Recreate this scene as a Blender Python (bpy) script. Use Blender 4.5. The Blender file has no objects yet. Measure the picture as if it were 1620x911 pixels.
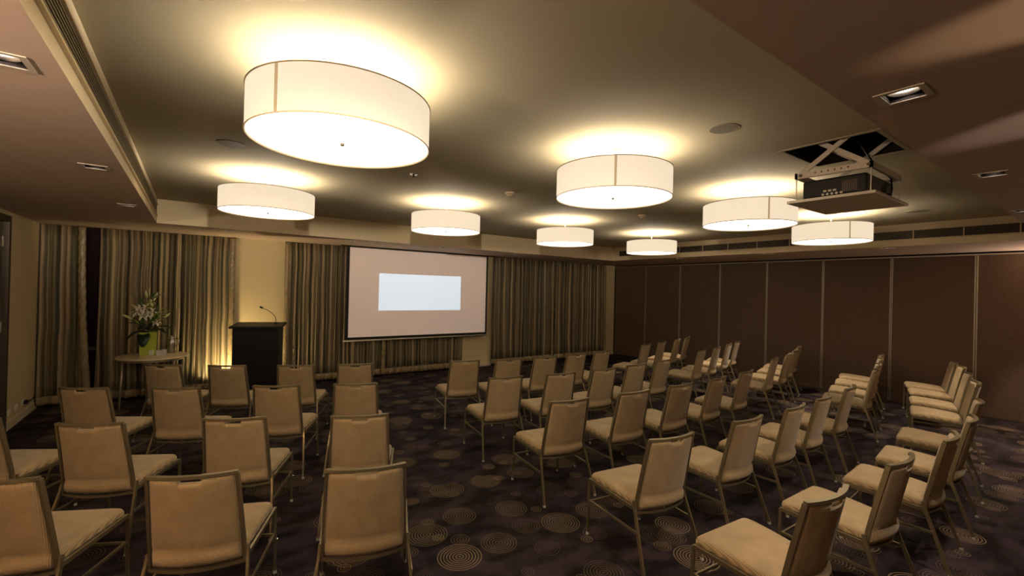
import bpy, bmesh, math, random
from math import sin, cos, pi, radians, sqrt
from mathutils import Vector, Matrix

random.seed(7)
S = bpy.context.scene
C = S.collection

# ------------------------------------------------------------------ camera, world, exposure
CAM_Z = 1.8268
cam_data = bpy.data.cameras.new('camera')
cam_data.sensor_fit = 'HORIZONTAL'
cam_data.sensor_width = 36.0
cam_data.lens = 36.0 * 711.275 / 1620.0
cam_data.clip_start = 0.02
cam = bpy.data.objects.new('camera', cam_data)
C.objects.link(cam)
RT = Vector((0.81560756, -0.57810699, 0.02401284))
UP = Vector((-0.02169921, 0.01091098, 0.999705))
FW = Vector((0.57819845, 0.81588802, 0.00364539))
M = Matrix((RT, UP, -FW)).transposed().to_4x4()
M.translation = Vector((0, 0, CAM_Z))
cam.matrix_world = M
S.camera = cam

S.view_settings.view_transform = 'Standard'
S.view_settings.look = 'None'
S.view_settings.gamma = 1.0
S.view_settings.use_curve_mapping = False
S.view_settings.exposure = 0.1

world = bpy.data.worlds.new('world')
S.world = world
world.use_nodes = True
world.node_tree.nodes['Background'].inputs[0].default_value = (0.9, 0.75, 0.5, 1)
world.node_tree.nodes['Background'].inputs[1].default_value = 0.02

# light levels
BULB_W = 25.0          # bulbs inside each drum lamp
DIFF_E = 3.7           # drum diffuser discs
SHADE_E = 0.82         # glowing fabric of the drums
SPOT_W = 75.0          # recessed downlights
UPLIGHT_W = 110.0
PROJ_W = 2100.0
KEY_W = 480.0           # ceiling spotlight above the viewer
BEAM_W = 150.0  # added twin spotlight behind the viewer
WALL_FILL_W = 330.0  # added wall lights that brighten the ceiling border


def aim(o, d):
    o.rotation_euler = Vector(d).to_track_quat('-Z', 'Y').to_euler()


# ------------------------------------------------------------------ room numbers (metres, floor at z = 0)
FLOOR = 0.0
SOF = 2.60             # lowered border of the ceiling
CEIL = 2.9207          # raised middle of the ceiling
XL, XR = -1.7835, 10.1494
YB, YF = 9.086, -3.2
CXL, CXR, CYB, CYN = -0.4137, 8.45, 7.627, 0.7045


# ------------------------------------------------------------------ materials
def new_mat(name):
    m = bpy.data.materials.new(name)
    m.use_nodes = True
    nt = m.node_tree
    return m, nt, nt.nodes['Principled BSDF']


def node(nt, kind, **kw):
    n = nt.nodes.new(kind)
    for k, v in kw.items():
        setattr(n, k, v)
    return n


def math_n(nt, op, a, b=None, c=None, clamp=False):
    n = nt.nodes.new('ShaderNodeMath')
    n.operation = op
    n.use_clamp = clamp
    for i, v in enumerate((a, b, c)):
        if v is None:
            continue
        if isinstance(v, (int, float)):
            n.inputs[i].default_value = v
        else:
            nt.links.new(v, n.inputs[i])
    return n.outputs[0]


def mix_n(nt, fac, a, b, mode='MIX'):
    n = nt.nodes.new('ShaderNodeMix')
    n.data_type = 'RGBA'
    n.blend_type = mode
    for i, v in ((0, fac), (6, a), (7, b)):
        if isinstance(v, (int, float)):
            n.inputs[i].default_value = v
        elif isinstance(v, tuple):
            n.inputs[i].default_value = (v[0], v[1], v[2], 1)
        else:
            nt.links.new(v, n.inputs[i])
    return n.outputs[2]


def plain(name, col, rough=0.6, metal=0.0, noise=0.06, scale=30.0, bump=0.0, spec=0.5):
    """principled material with a little procedural mottling"""
    m, nt, b = new_mat(name)
    tc = node(nt, 'ShaderNodeTexCoord')
    nz = node(nt, 'ShaderNodeTexNoise')
    nz.inputs['Scale'].default_value = scale
    nt.links.new(tc.outputs['Object'], nz.inputs['Vector'])
    f = nz.outputs['Fac']
    lo = tuple(c * (1 - noise) for c in col)
    hi = tuple(min(1, c * (1 + noise)) for c in col)
    nt.links.new(mix_n(nt, f, lo, hi), b.inputs['Base Color'])
    b.inputs['Roughness'].default_value = rough
    b.inputs['Metallic'].default_value = metal
    b.inputs['Specular IOR Level'].default_value = spec
    if bump:
        bp = node(nt, 'ShaderNodeBump')
        bp.inputs['Strength'].default_value = bump
        bp.inputs['Distance'].default_value = 0.002
        nt.links.new(f, bp.inputs['Height'])
        nt.links.new(bp.outputs[0], b.inputs['Normal'])
    return m


def emit(name, col, strength, base=(0.8, 0.75, 0.65)):
    m, nt, b = new_mat(name)
    tc = node(nt, 'ShaderNodeTexCoord')
    nz = node(nt, 'ShaderNodeTexNoise')
    nz.inputs['Scale'].default_value = 60
    nt.links.new(tc.outputs['Object'], nz.inputs['Vector'])
    c = mix_n(nt, nz.outputs['Fac'], tuple(x * 0.97 for x in col), col)
    nt.links.new(c, b.inputs['Emission Color'])
    b.inputs['Emission Strength'].default_value = strength
    b.inputs['Base Color'].default_value = (*base, 1)
    b.inputs['Roughness'].default_value = 0.8
    b.inputs['Specular IOR Level'].default_value = 0.1
    return m


MAT = {}
MAT['ceiling'] = plain('ceiling_paint', (0.44, 0.39, 0.275), 0.85, noise=0.02, scale=3, spec=0.15)
MAT['soffit'] = plain('soffit_paint', (0.52, 0.41, 0.33), 0.8, noise=0.02, scale=3, spec=0.2)
MAT['cream'] = plain('cream_paint', (0.78, 0.66, 0.46), 0.7, noise=0.03, scale=3, spec=0.2)
MAT['wall'] = plain('wall_vinyl', (0.62, 0.51, 0.30), 0.7, noise=0.05, scale=40, bump=0.2)
MAT['dark'] = plain('dark_void', (0.012, 0.010, 0.010), 0.9, spec=0.1)
MAT['maroon'] = plain('dark_glass', (0.022, 0.008, 0.009), 0.7, spec=0.15)
MAT['black'] = plain('black_laminate', (0.005, 0.005, 0.006), 0.5, spec=0.25)
MAT['black_cloth'] = plain('black_border_cloth', (0.012, 0.010, 0.010), 0.8)
MAT['alu'] = plain('aluminium', (0.42, 0.37, 0.30), 0.4, 0.5)
MAT['white_metal'] = plain('off_white_metal', (0.55, 0.49, 0.41), 0.45, 0.1)
MAT['chrome'] = plain('chrome', (0.75, 0.72, 0.68), 0.12, 1.0, noise=0.02)
MAT['steel_dark'] = plain('dark_steel', (0.10, 0.08, 0.06), 0.5, 0.6)
MAT['frame'] = plain('champagne_metal', (0.30, 0.25, 0.15), 0.36, 0.75, noise=0.08, scale=60)
MAT['glide'] = plain('plastic_glide', (0.5, 0.48, 0.42), 0.4)
MAT['door'] = plain('dark_door', (0.06, 0.045, 0.025), 0.4)
MAT['skirting'] = plain('skirting_paint', (0.62, 0.55, 0.40), 0.5, noise=0.02)
MAT['white_plastic'] = plain('white_plastic', (0.75, 0.72, 0.65), 0.4, noise=0.02)
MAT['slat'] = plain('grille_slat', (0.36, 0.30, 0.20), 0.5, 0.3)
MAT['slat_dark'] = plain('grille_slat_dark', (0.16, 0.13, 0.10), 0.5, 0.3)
MAT['table'] = plain('pale_laminate', (0.62, 0.50, 0.30), 0.35, noise=0.08, scale=12)
MAT['vase'] = plain('lime_glazed_vase', (0.36, 0.42, 0.03), 0.3, noise=0.1, scale=8)
MAT['leaf'] = plain('leaf', (0.05, 0.11, 0.03), 0.45, noise=0.5, scale=14)
MAT['leaf_dark'] = plain('dark_leaf', (0.012, 0.03, 0.014), 0.4, noise=0.4, scale=14)
MAT['leaf_light'] = plain('light_leaf', (0.32, 0.38, 0.06), 0.5, noise=0.4, scale=14)
MAT['petal'] = plain('lily_petal', (0.85, 0.80, 0.66), 0.6, noise=0.05)
MAT['bud'] = plain('lily_bud', (0.62, 0.62, 0.30), 0.6, noise=0.2)
MAT['screen_cloth'] = plain('screen_cloth', (0.80, 0.66, 0.56), 0.9, noise=0.01, spec=0.1)
MAT['lamp_trim'] = plain('lamp_trim', (0.35, 0.27, 0.16), 0.6)
MAT['spot_glow'] = emit('spot_glow', (1.0, 0.86, 0.72), 30.0)
MAT['diffuser'] = emit('lamp_diffuser', (1.0, 0.84, 0.62), DIFF_E)
MAT['reflector'] = plain('spot_reflector', (0.85, 0.8, 0.74), 0.3, 1.0, noise=0.01)


def shade_material():
    m, nt, b = new_mat('lamp_shade_fabric')
    tc = node(nt, 'ShaderNodeTexCoord')
    sep = node(nt, 'ShaderNodeSeparateXYZ')
    nt.links.new(tc.outputs['Object'], sep.inputs[0])
    w = node(nt, 'ShaderNodeTexNoise')
    w.inputs['Scale'].default_value = 25
    nt.links.new(tc.outputs['Object'], w.inputs['Vector'])
    c = mix_n(nt, w.outputs['Fac'], (0.95, 0.77, 0.54), (1.0, 0.83, 0.61))
    nt.links.new(c, b.inputs['Emission Color'])
    b.inputs['Emission Strength'].default_value = SHADE_E
    b.inputs['Base Color'].default_value = (0.16, 0.13, 0.10, 1)
    b.inputs['Roughness'].default_value = 0.9
    return m


MAT['shade'] = shade_material()
MAT['seam'] = emit('shade_seam', (0.75, 0.52, 0.28), 0.5, base=(0.12, 0.09, 0.05))


def chair_fabric():
    m, nt, b = new_mat('ribbed_chair_fabric')
    tc = node(nt, 'ShaderNodeTexCoord')
    sep = node(nt, 'ShaderNodeSeparateXYZ')
    nt.links.new(tc.outputs['Object'], sep.inputs[0])
    rib = math_n(nt, 'SINE', math_n(nt, 'MULTIPLY', sep.outputs[0], 2 * pi / 0.0052))
    wz = math_n(nt, 'SINE', math_n(nt, 'MULTIPLY', math_n(nt, 'ADD', sep.outputs[2], sep.outputs[1]), 2 * pi / 0.007))
    weave = math_n(nt, 'ADD', math_n(nt, 'MULTIPLY', rib, 0.30), math_n(nt, 'MULTIPLY', wz, 0.12))
    nz = node(nt, 'ShaderNodeTexNoise')
    nz.inputs['Scale'].default_value = 9
    nz.inputs['Detail'].default_value = 6
    nt.links.new(tc.outputs['Object'], nz.inputs['Vector'])
    n2 = node(nt, 'ShaderNodeTexNoise')
    n2.inputs['Scale'].default_value = 260
    nt.links.new(tc.outputs['Object'], n2.inputs['Vector'])
    f = math_n(nt, 'ADD', math_n(nt, 'ADD', math_n(nt, 'MULTIPLY', nz.outputs['Fac'], 0.55), math_n(nt, 'MULTIPLY', n2.outputs['Fac'], 0.55)), weave, clamp=True)
    nt.links.new(mix_n(nt, f, (0.19, 0.132, 0.066), (0.53, 0.395, 0.225)), b.inputs['Base Color'])
    b.inputs['Roughness'].default_value = 0.85
    b.inputs['Specular IOR Level'].default_value = 0.25
    b.inputs['Sheen Weight'].default_value = 0.25
    b.inputs['Sheen Roughness'].default_value = 0.4
    bp = node(nt, 'ShaderNodeBump')
    bp.inputs['Strength'].default_value = 0.8
    bp.inputs['Distance'].default_value = 0.0015
    nt.links.new(weave, bp.inputs['Height'])
    nt.links.new(bp.outputs[0], b.inputs['Normal'])
    return m


MAT['fabric'] = chair_fabric()


def carpet():
    """dark plum carpet woven with groups of concentric tan rings"""
    m, nt, b = new_mat('ring_pattern_carpet')
    tc = node(nt, 'ShaderNodeTexCoord')
    base_n = node(nt, 'ShaderNodeTexNoise')
    base_n.inputs['Scale'].default_value = 3.5
    base_n.inputs['Detail'].default_value = 5
    mp0 = node(nt, 'ShaderNodeMapping')
    mp0.inputs['Scale'].default_value = (1, 1.6, 1)
    nt.links.new(tc.outputs['Object'], mp0.inputs[0])
    nt.links.new(mp0.outputs[0], base_n.inputs['Vector'])
    rp = node(nt, 'ShaderNodeValToRGB')
    rp.color_ramp.elements[0].position = 0.40
    rp.color_ramp.elements[0].color = (0.0095, 0.0064, 0.0062, 1)
    rp.color_ramp.elements[1].position = 0.62
    rp.color_ramp.elements[1].color = (0.036, 0.024, 0.031, 1)
    nt.links.new(base_n.outputs['Fac'], rp.inputs[0])
    col = rp.outputs[0]
    fine = node(nt, 'ShaderNodeTexNoise')
    fine.inputs['Scale'].default_value = 220
    nt.links.new(tc.outputs['Object'], fine.inputs['Vector'])
    layers = [  # cell size, max radius, min radius, ring period, offset, strength, probability
        (0.46, 0.165, 0.13, 0.0205, (0.13, 0.31), 1.0, 0.35),
        (0.41, 0.15, 0.07, 0.0205, (5.37, 2.71), 0.40, 0.25),
        (0.31, 0.068, 0.045, 0.018, (9.11, 7.43), 0.85, 0.5),
    ]
    for cell, rmax, rmin, per, off, st, prob in layers:
        mp = node(nt, 'ShaderNodeMapping')
        mp.inputs['Location'].default_value = (off[0], off[1], 0)
        nt.links.new(tc.outputs['Object'], mp.inputs[0])
        vo = node(nt, 'ShaderNodeTexVoronoi')
        vo.voronoi_dimensions = '2D'
        vo.feature = 'F1'
        vo.inputs['Scale'].default_value = 1.0 / cell
        vo.inputs['Randomness'].default_value = 0.62
        nt.links.new(mp.outputs[0], vo.inputs['Vector'])
        d = math_n(nt, 'MULTIPLY', vo.outputs['Distance'], cell)
        sc = node(nt, 'ShaderNodeSeparateColor')
        nt.links.new(vo.outputs['Color'], sc.inputs[0])
        rad = math_n(nt, 'ADD', math_n(nt, 'MULTIPLY', sc.outputs[0], rmax - rmin), rmin)
        inside = math_n(nt, 'LESS_THAN', d, rad)
        ring = math_n(nt, 'SINE', math_n(nt, 'MULTIPLY', d, 2 * pi / per))
        ring = math_n(nt, 'MULTIPLY', math_n(nt, 'SUBTRACT', ring, 0.25), 2.4, clamp=True)
        on = math_n(nt, 'GREATER_THAN', sc.outputs[1], prob)
        amt = math_n(nt, 'ADD', math_n(nt, 'MULTIPLY', sc.outputs[2], 0.75), 0.25)
        broken = math_n(nt, 'ADD', math_n(nt, 'MULTIPLY', fine.outputs['Fac'], 1.2), 0.1)
        fac = math_n(nt, 'MULTIPLY', math_n(nt, 'MULTIPLY', inside, ring), math_n(nt, 'MULTIPLY', on, amt))
        fac = math_n(nt, 'MULTIPLY', math_n(nt, 'MULTIPLY', fac, broken), st, clamp=True)
        col = mix_n(nt, fac, col, (0.30, 0.22, 0.12))
    nt.links.new(col, b.inputs['Base Color'])
    b.inputs['Roughness'].default_value = 0.95
    b.inputs['Specular IOR Level'].default_value = 0.15
    bp = node(nt, 'ShaderNodeBump')
    bp.inputs['Strength'].default_value = 0.5
    bp.inputs['Distance'].default_value = 0.003
    nt.links.new(fine.outputs['Fac'], bp.inputs['Height'])
    nt.links.new(bp.outputs[0], b.inputs['Normal'])
    return m


MAT['carpet'] = carpet()


def drape_material(name, seed, gain=1.0):
    """vertical stripes of olive, tan and dusky brown satin"""
    m, nt, b = new_mat(name)
    tc = node(nt, 'ShaderNodeTexCoord')
    sep = node(nt, 'ShaderNodeSeparateXYZ')
    nt.links.new(tc.outputs['Object'], sep.inputs[0])
    n1 = node(nt, 'ShaderNodeTexNoise')
    n1.noise_dimensions = '1D'
    n1.inputs['Scale'].default_value = 19
    n1.inputs['Detail'].default_value = 2.5
    wob = node(nt, 'ShaderNodeTexNoise')
    wob.inputs['Scale'].default_value = 1.2
    nt.links.new(tc.outputs['Object'], wob.inputs['Vector'])
    w = math_n(nt, 'ADD', math_n(nt, 'ADD', sep.outputs[0], seed), math_n(nt, 'MULTIPLY', wob.outputs['Fac'], 0.06))
    nt.links.new(w, n1.inputs['W'])
    rp = node(nt, 'ShaderNodeValToRGB')
    e = rp.color_ramp.elements
    e[0].position = 0.36
    e[0].color = (0.035 * gain, 0.027 * gain, 0.010 * gain, 1)
    e[1].position = 0.66
    e[1].color = (0.37 * gain, 0.29 * gain, 0.165 * gain, 1)
    k = e.new(0.47)
    k.color = (0.095 * gain, 0.080 * gain, 0.032 * gain, 1)
    k = e.new(0.56)
    k.color = (0.24 * gain, 0.175 * gain, 0.10 * gain, 1)
    nt.links.new(n1.outputs['Fac'], rp.inputs[0])
    nt.links.new(rp.outputs[0], b.inputs['Base Color'])
    b.inputs['Roughness'].default_value = 0.5
    b.inputs['Specular IOR Level'].default_value = 0.4
    b.inputs['Sheen Weight'].default_value = 0.2
    return m


MAT['drape'] = [drape_material('striped_satin_%d' % i, 3.7 * i) for i in range(6)]
MAT['trim_satin'] = plain('crumpled_satin_trim', (0.28, 0.21, 0.11), 0.35, noise=0.5, scale=28, bump=1.0)


def panel_material():
    m, nt, b = new_mat('brown_woven_panel')
    tc = node(nt, 'ShaderNodeTexCoord')
    f = []
    for sc in ((1, 60, 6), (1, 6, 60)):
        mp = node(nt, 'ShaderNodeMapping')
        mp.inputs['Scale'].default_value = sc
        nt.links.new(tc.outputs['Object'], mp.inputs[0])
        nz = node(nt, 'ShaderNodeTexNoise')
        nz.inputs['Scale'].default_value = 1.6
        nz.inputs['Detail'].default_value = 4
        nt.links.new(mp.outputs[0], nz.inputs['Vector'])
        f.append(nz.outputs['Fac'])
    s = math_n(nt, 'MULTIPLY', math_n(nt, 'ADD', f[0], f[1]), 0.5)
    nt.links.new(mix_n(nt, s, (0.060, 0.037, 0.024), (0.20, 0.13, 0.088)), b.inputs['Base Color'])
    b.inputs['Roughness'].default_value = 0.7
    b.inputs['Specular IOR Level'].default_value = 0.25
    return m


MAT['panel'] = panel_material()


def glass():
    m, nt, b = new_mat('clear_glass')
    b.inputs['Base Color'].default_value = (0.95, 0.97, 0.95, 1)
    b.inputs['Roughness'].default_value = 0.02
    b.inputs['Alpha'].default_value = 0.22
    b.inputs['IOR'].default_value = 1.45
    return m


MAT['glass'] = glass()


# ------------------------------------------------------------------ mesh helpers
def obj(name, bm, mat, parent=None, smooth=False, loc=None, bevel=0.0):
    bmesh.ops.recalc_face_normals(bm, faces=bm.faces[:])
    me = bpy.data.meshes.new(name)
    bm.to_mesh(me)
    bm.free()
    if smooth:
        for p in me.polygons:
            p.use_smooth = True
    if mat is not None:
        me.materials.append(mat)
    o = bpy.data.objects.new(name, me)
    C.objects.link(o)
    if parent is not None:
        o.parent = parent
    if loc is not None:
        o.location = loc
    if bevel:
        mo = o.modifiers.new('bevel', 'BEVEL')
        mo.width = bevel
        mo.segments = 2
        mo.limit_method = 'ANGLE'
    return o


def thing(name, label, cat, loc=(0, 0, 0), rotz=0.0, group=None):
    o = bpy.data.objects.new(name, None)
    o.empty_display_size = 0.1
    C.objects.link(o)
    o.location = loc
    o.rotation_euler = (0, 0, rotz)
    o['label'] = label
    o['category'] = cat
    if group:
        o['group'] = group
    return o


def tag(o, label, cat, group=None):
    o['label'] = label
    o['category'] = cat
    if group:
        o['group'] = group
    return o


def struct(name, bm, mat, parent=None, **kw):
    o = obj(name, bm, mat, parent, **kw)
    if parent is None:
        o['kind'] = 'structure'
    return o


def box(bm, x0, x1, y0, y1, z0, z1):
    v = [bm.verts.new(p) for p in ((x0, y0, z0), (x1, y0, z0), (x1, y1, z0), (x0, y1, z0),
                                   (x0, y0, z1), (x1, y0, z1), (x1, y1, z1), (x0, y1, z1))]
    for f in ((0, 3, 2, 1), (4, 5, 6, 7), (0, 1, 5, 4), (1, 2, 6, 5), (2, 3, 7, 6), (3, 0, 4, 7)):
        bm.faces.new([v[i] for i in f])
    return bm


def B(*a):
    bm = bmesh.new()
    for i in range(0, len(a), 6):
        box(bm, *a[i:i + 6])
    return bm


def sweep(bm, pts, ra, rb=None, side=None, n=10, caps=True):
    """tube along pts; with side given a rectangular bar: half-size ra along side, rb across"""
    pts = [Vector(p) for p in pts]
    rings = []
    ref = None
    for i, p in enumerate(pts):
        if i == 0:
            t = (pts[1] - p).normalized()
            k = 1.0
        elif i == len(pts) - 1:
            t = (p - pts[i - 1]).normalized()
            k = 1.0
        else:
            a = (p - pts[i - 1]).normalized()
            c = (pts[i + 1] - p).normalized()
            t = (a + c).normalized()
            k = 1.0 / max(0.35, t.dot(a))
        if side is not None:
            s = Vector(side)
            s = (s - t * s.dot(t)).normalized()
            u = t.cross(s)
            r2 = rb
            ring = [p + s * ra + u * r2 * k, p - s * ra + u * r2 * k, p - s * ra - u * r2 * k, p + s * ra - u * r2 * k]
        else:
            if ref is None:
                ref = Vector((0, 0, 1)) if abs(t.z) < 0.9 else Vector((1, 0, 0))
            s = (ref - t * ref.dot(t)).normalized()
            ref = s
            u = t.cross(s)
            r = ra if not isinstance(ra, (list, tuple)) else ra[i]
            ring = [p + (s * cos(2 * pi * j / n) + u * sin(2 * pi * j / n)) * r for j in range(n)]
        rings.append([bm.verts.new(q) for q in ring])
    m = len(rings[0])
    for a, c in zip(rings, rings[1:]):
        for j in range(m):
            bm.faces.new((a[j], a[(j + 1) % m], c[(j + 1) % m], c[j]))
    if caps:
        bm.faces.new(rings[0][::-1])
        bm.faces.new(rings[-1])
    return bm


def lathe(bm, prof, n=48, cx=0, cy=0, cap=False):
    """revolve (r, z) profile around z"""
    rings = []
    for r, z in prof:
        if r < 1e-6:
            rings.append([bm.verts.new((cx, cy, z))])
        else:
            rings.append([bm.verts.new((cx + r * cos(2 * pi * j / n), cy + r * sin(2 * pi * j / n), z)) for j in range(n)])
    for a, c in zip(rings, rings[1:]):
        for j in range(n):
            k = (j + 1) % n
            if len(a) == 1 and len(c) == 1:
                continue
            if len(a) == 1:
                bm.faces.new((a[0], c[k], c[j]))
            elif len(c) == 1:
                bm.faces.new((a[j], a[k], c[0]))
            else:
                bm.faces.new((a[j], a[k], c[k], c[j]))
    return bm


def holed_plane(bm, x0, x1, y0, y1, z, holes):
    """horizontal plane with rectangular holes (x0, x1, y0, y1)"""
    xs = sorted({x0, x1} | {q for h in holes for q in h[:2] if x0 < q < x1})
    ys = sorted({y0, y1} | {q for h in holes for q in h[2:] if y0 < q < y1})
    vs = {}
    for i, x in enumerate(xs):
        for j, y in enumerate(ys):
            vs[i, j] = bm.verts.new((x, y, z))
    for i in range(len(xs) - 1):
        for j in range(len(ys) - 1):
            mx, my = (xs[i] + xs[i + 1]) / 2, (ys[j] + ys[j + 1]) / 2
            if any(h[0] < mx < h[1] and h[2] < my < h[3] for h in holes):
                continue
            bm.faces.new((vs[i, j], vs[i + 1, j], vs[i + 1, j + 1], vs[i, j + 1]))


# ------------------------------------------------------------------ room shell
DL = [  # recessed downlights: x, y, label
    (-0.57, 2.35, 'square recessed downlight in the left ceiling border, cut by the photo edge'),
    (-0.57, 4.18, 'square recessed downlight in the left ceiling border, second of three'),
    (-0.57, 6.06, 'square recessed downlight in the left ceiling border, nearest the striped curtains'),
    (0.44, 7.80, 'small recessed downlight above the left striped curtain'),
    (2.15, 7.80, 'small recessed downlight above the left edge of the projection screen'),
    (3.89, 7.80, 'small recessed downlight above the middle of the projection screen'),
    (5.64, 7.80, 'small recessed downlight above the right edge of the projection screen'),
    (7.42, 7.80, 'small recessed downlight above the right-hand striped curtain'),
    (8.64, 5.90, 'recessed downlight in the right ceiling border, closest to the far corner'),
    (8.64, 4.05, 'recessed downlight in the right ceiling border, middle one above the brown panels'),
    (8.64, 2.30, 'recessed downlight in the right ceiling border below the drum lamp beside projector'),
    (2.18, 0.54, 'large square recessed downlight in the dark ceiling beam, lamp glowing white'),
    (3.95, 0.55, 'recessed downlight in the dark ceiling beam, right of the projector'),
    (5.71, 0.60, 'recessed downlight in the dark ceiling beam at the right photo edge'),
    (7.48, 0.58, 'recessed downlight in the ceiling beam just outside the right photo edge'),
    (9.25, 0.58, 'recessed downlight at the right end of the ceiling beam beside the brown panels'),
]
HS = 0.058
holes = [(x - HS, x + HS, y - HS, y + HS) for x, y, _ in DL]
OPX0, OPX1, OPY0, OPY1 = 3.61, 4.24, 1.03, 1.60      # lift opening in the raised ceiling

bm = bmesh.new()
box(bm, XL - 0.3, XR + 0.3, YF - 0.3, YB + 0.6, -0.12, 0.0)
struct('floor', bm, MAT['carpet'])

bm = bmesh.new()
holed_plane(bm, CXL - 0.02, CXR + 0.02, CYN - 0.02, CYB + 0.02, CEIL, [(OPX0, OPX1, OPY0, OPY1)])
for f in list(bm.faces):
    pass
ceiling_raised = struct('ceiling', bm, MAT['ceiling'])

bm = bmesh.new()
holed_plane(bm, XL, XR, YF, YB + 0.3, SOF, holes + [(CXL, CXR, CYN, CYB)])
soffit = struct('ceiling', bm, MAT['soffit'])

bm = bmesh.new()   # vertical faces of the recess
for a, c in (((CXL, CYN), (CXL, CYB)), ((CXL, CYB), (CXR, CYB)), ((CXR, CYB), (CXR, CYN)), ((CXR, CYN), (CXL, CYN))):
    dx, dy = c[0] - a[0], c[1] - a[1]
    L = sqrt(dx * dx + dy * dy)
    nx, ny = -dy / L * 0.02, dx / L * 0.02
    # thin upstand behind the face
    vs = [bm.verts.new((p[0], p[1], z)) for z in (SOF, CEIL) for p in (a, c, (c[0] + nx, c[1] + ny), (a[0] + nx, a[1] + ny))]
    for f in ((0, 1, 5, 4), (1, 2, 6, 5), (2, 3, 7, 6), (3, 0, 4, 7), (4, 5, 6, 7)):
        bm.faces.new([vs[i] for i in f])
struct('trim_1', bm, MAT['cream'])
bm = B(XL - 0.3, XR + 0.3, YF - 0.3, YB + 0.6, 3.45, 3.55)
struct('ceiling', bm, MAT['dark'])

# back wall: pale piers between three curtained windows
WIN = [(XL, 0.58), (1.36, 5.04), (5.86, 9.66)]
bm = bmesh.new()
for x0, x1 in ((0.58, 1.36), (5.04, 5.86), (9.66, XR)):
    box(bm, x0, x1, YB, YB + 0.35, 0, 3.45)
struct('wall_back', bm, MAT['wall'])
for i, (x0, x1) in enumerate(WIN):
    bm = B(x0, x1, YB + 0.22, YB + 0.25, 0, 2.75)
    w = struct('window_%d' % (i + 1), bm, MAT['maroon'])
    bm = bmesh.new()
    n = max(2, int((x1 - x0) / 1.2))
    for k in range(n + 1):
        xx = x0 + (x1 - x0) * k / n
        xx = min(max(xx, x0 + 0.02), x1 - 0.02)
        box(bm, xx - 0.02, xx + 0.02, YB + 0.19, YB + 0.219, 0, 2.75)
    box(bm, x0 + 0.04, x1 - 0.04, YB + 0.192, YB + 0.218, 0.75, 0.80)
    struct('window_frame', bm, MAT['steel_dark'], w)
bm = B(XL - 0.3, XR + 0.3, YB + 0.26, YB + 0.36, 0, 3.45)
struct('wall_back', bm, MAT['dark'])

DY0, DY1 = 5.6, 7.76
bm = B(XL - 0.2, XL, YF - 0.2, DY0, 0, 3.45, XL - 0.2, XL, DY1, YB + 0.3, 0, 3.45, XL - 0.2, XL, DY0, DY1, 2.52, 3.45)
struct('wall_left', bm, MAT['wall'])
dr = struct('door_1', B(XL - 0.09, XL - 0.045, DY0 + 0.04, DY1 - 0.04, 0.01, 2.48), MAT['door'])
struct('door_frame', B(XL - 0.12, XL + 0.012, DY1 - 0.04, DY1 + 0.03, 0, 2.55,
                       XL - 0.12, XL + 0.012, DY0 - 0.03, DY0 + 0.04, 0, 2.55,
                       XL - 0.12, XL + 0.012, DY0 + 0.04, DY1 - 0.04, 2.48, 2.55), MAT['steel_dark'], dr)
hb = bmesh.new()
for zz in (0.25, 1.25, 2.25):
    sweep(hb, [(XL + 0.006 - 0.045, DY1 - 0.05, zz - 0.06), (XL + 0.006 - 0.045, DY1 - 0.05, zz + 0.06)], 0.009)
struct('hinge', hb, MAT['alu'], dr)
hb = bmesh.new()
sweep(hb, [(XL - 0.045, DY0 + 0.12, 1.0), (XL + 0.01, DY0 + 0.12, 1.0), (XL + 0.012, DY0 + 0.24, 1.0)], 0.01)
struct('door_handle', hb, MAT['chrome'], dr)
struct('baseboard_left', B(XL, XL + 0.015, DY1 + 0.031, YB, 0, 0.10), MAT['skirting'])
bm = bmesh.new()
for x0, x1 in ((0.58, 1.36), (5.04, 5.86), (9.66, XR)):
    box(bm, x0, x1, YB - 0.014, YB, 0, 0.08)
struct('baseboard_back', bm, MAT['skirting'])
struct('wall_front', B(XL - 0.2, XR + 0.3, YF - 0.2, YF, 0, 3.45), MAT['wall'])

# right wall: folding partition of brown woven panels between aluminium strips
struct('wall_right', B(XR + 0.06, XR + 0.2, YF - 0.2, YB + 0.3, 0, 3.45,
                       XR, XR + 0.06, YF, YB, 2.575, SOF + 0.02), MAT['dark'])
div = [YB - 0.03] + [7.96 - 1.066 * k for k in range(11)]
panels = bpy.data.objects.new('wall_right', None)
C.objects.link(panels)
panels['kind'] = 'structure'
for k in range(len(div) - 1):
    y1, y0 = div[k] - 0.008, div[k + 1] + 0.008
    obj('panel', B(XR, XR + 0.055, y0, y1, 0.03, 2.545), MAT['panel'], panels)
for k in range(1, len(div)):
    obj('divider_strip', B(XR - 0.006, XR + 0.055, div[k] - 0.02, div[k] - 0.004, 0.03, 2.545,
                           XR - 0.006, XR + 0.055, div[k] + 0.004, div[k] + 0.02, 0.03, 2.545), MAT['alu'], panels)
obj('top_track', B(XR - 0.02, XR + 0.055, YF, YB, 2.548, 2.572), MAT['alu'], panels)
struct('baseboard_right', B(XR - 0.008, XR + 0.055, YF, YB, 0.0, 0.028), MAT['steel_dark'])


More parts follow.
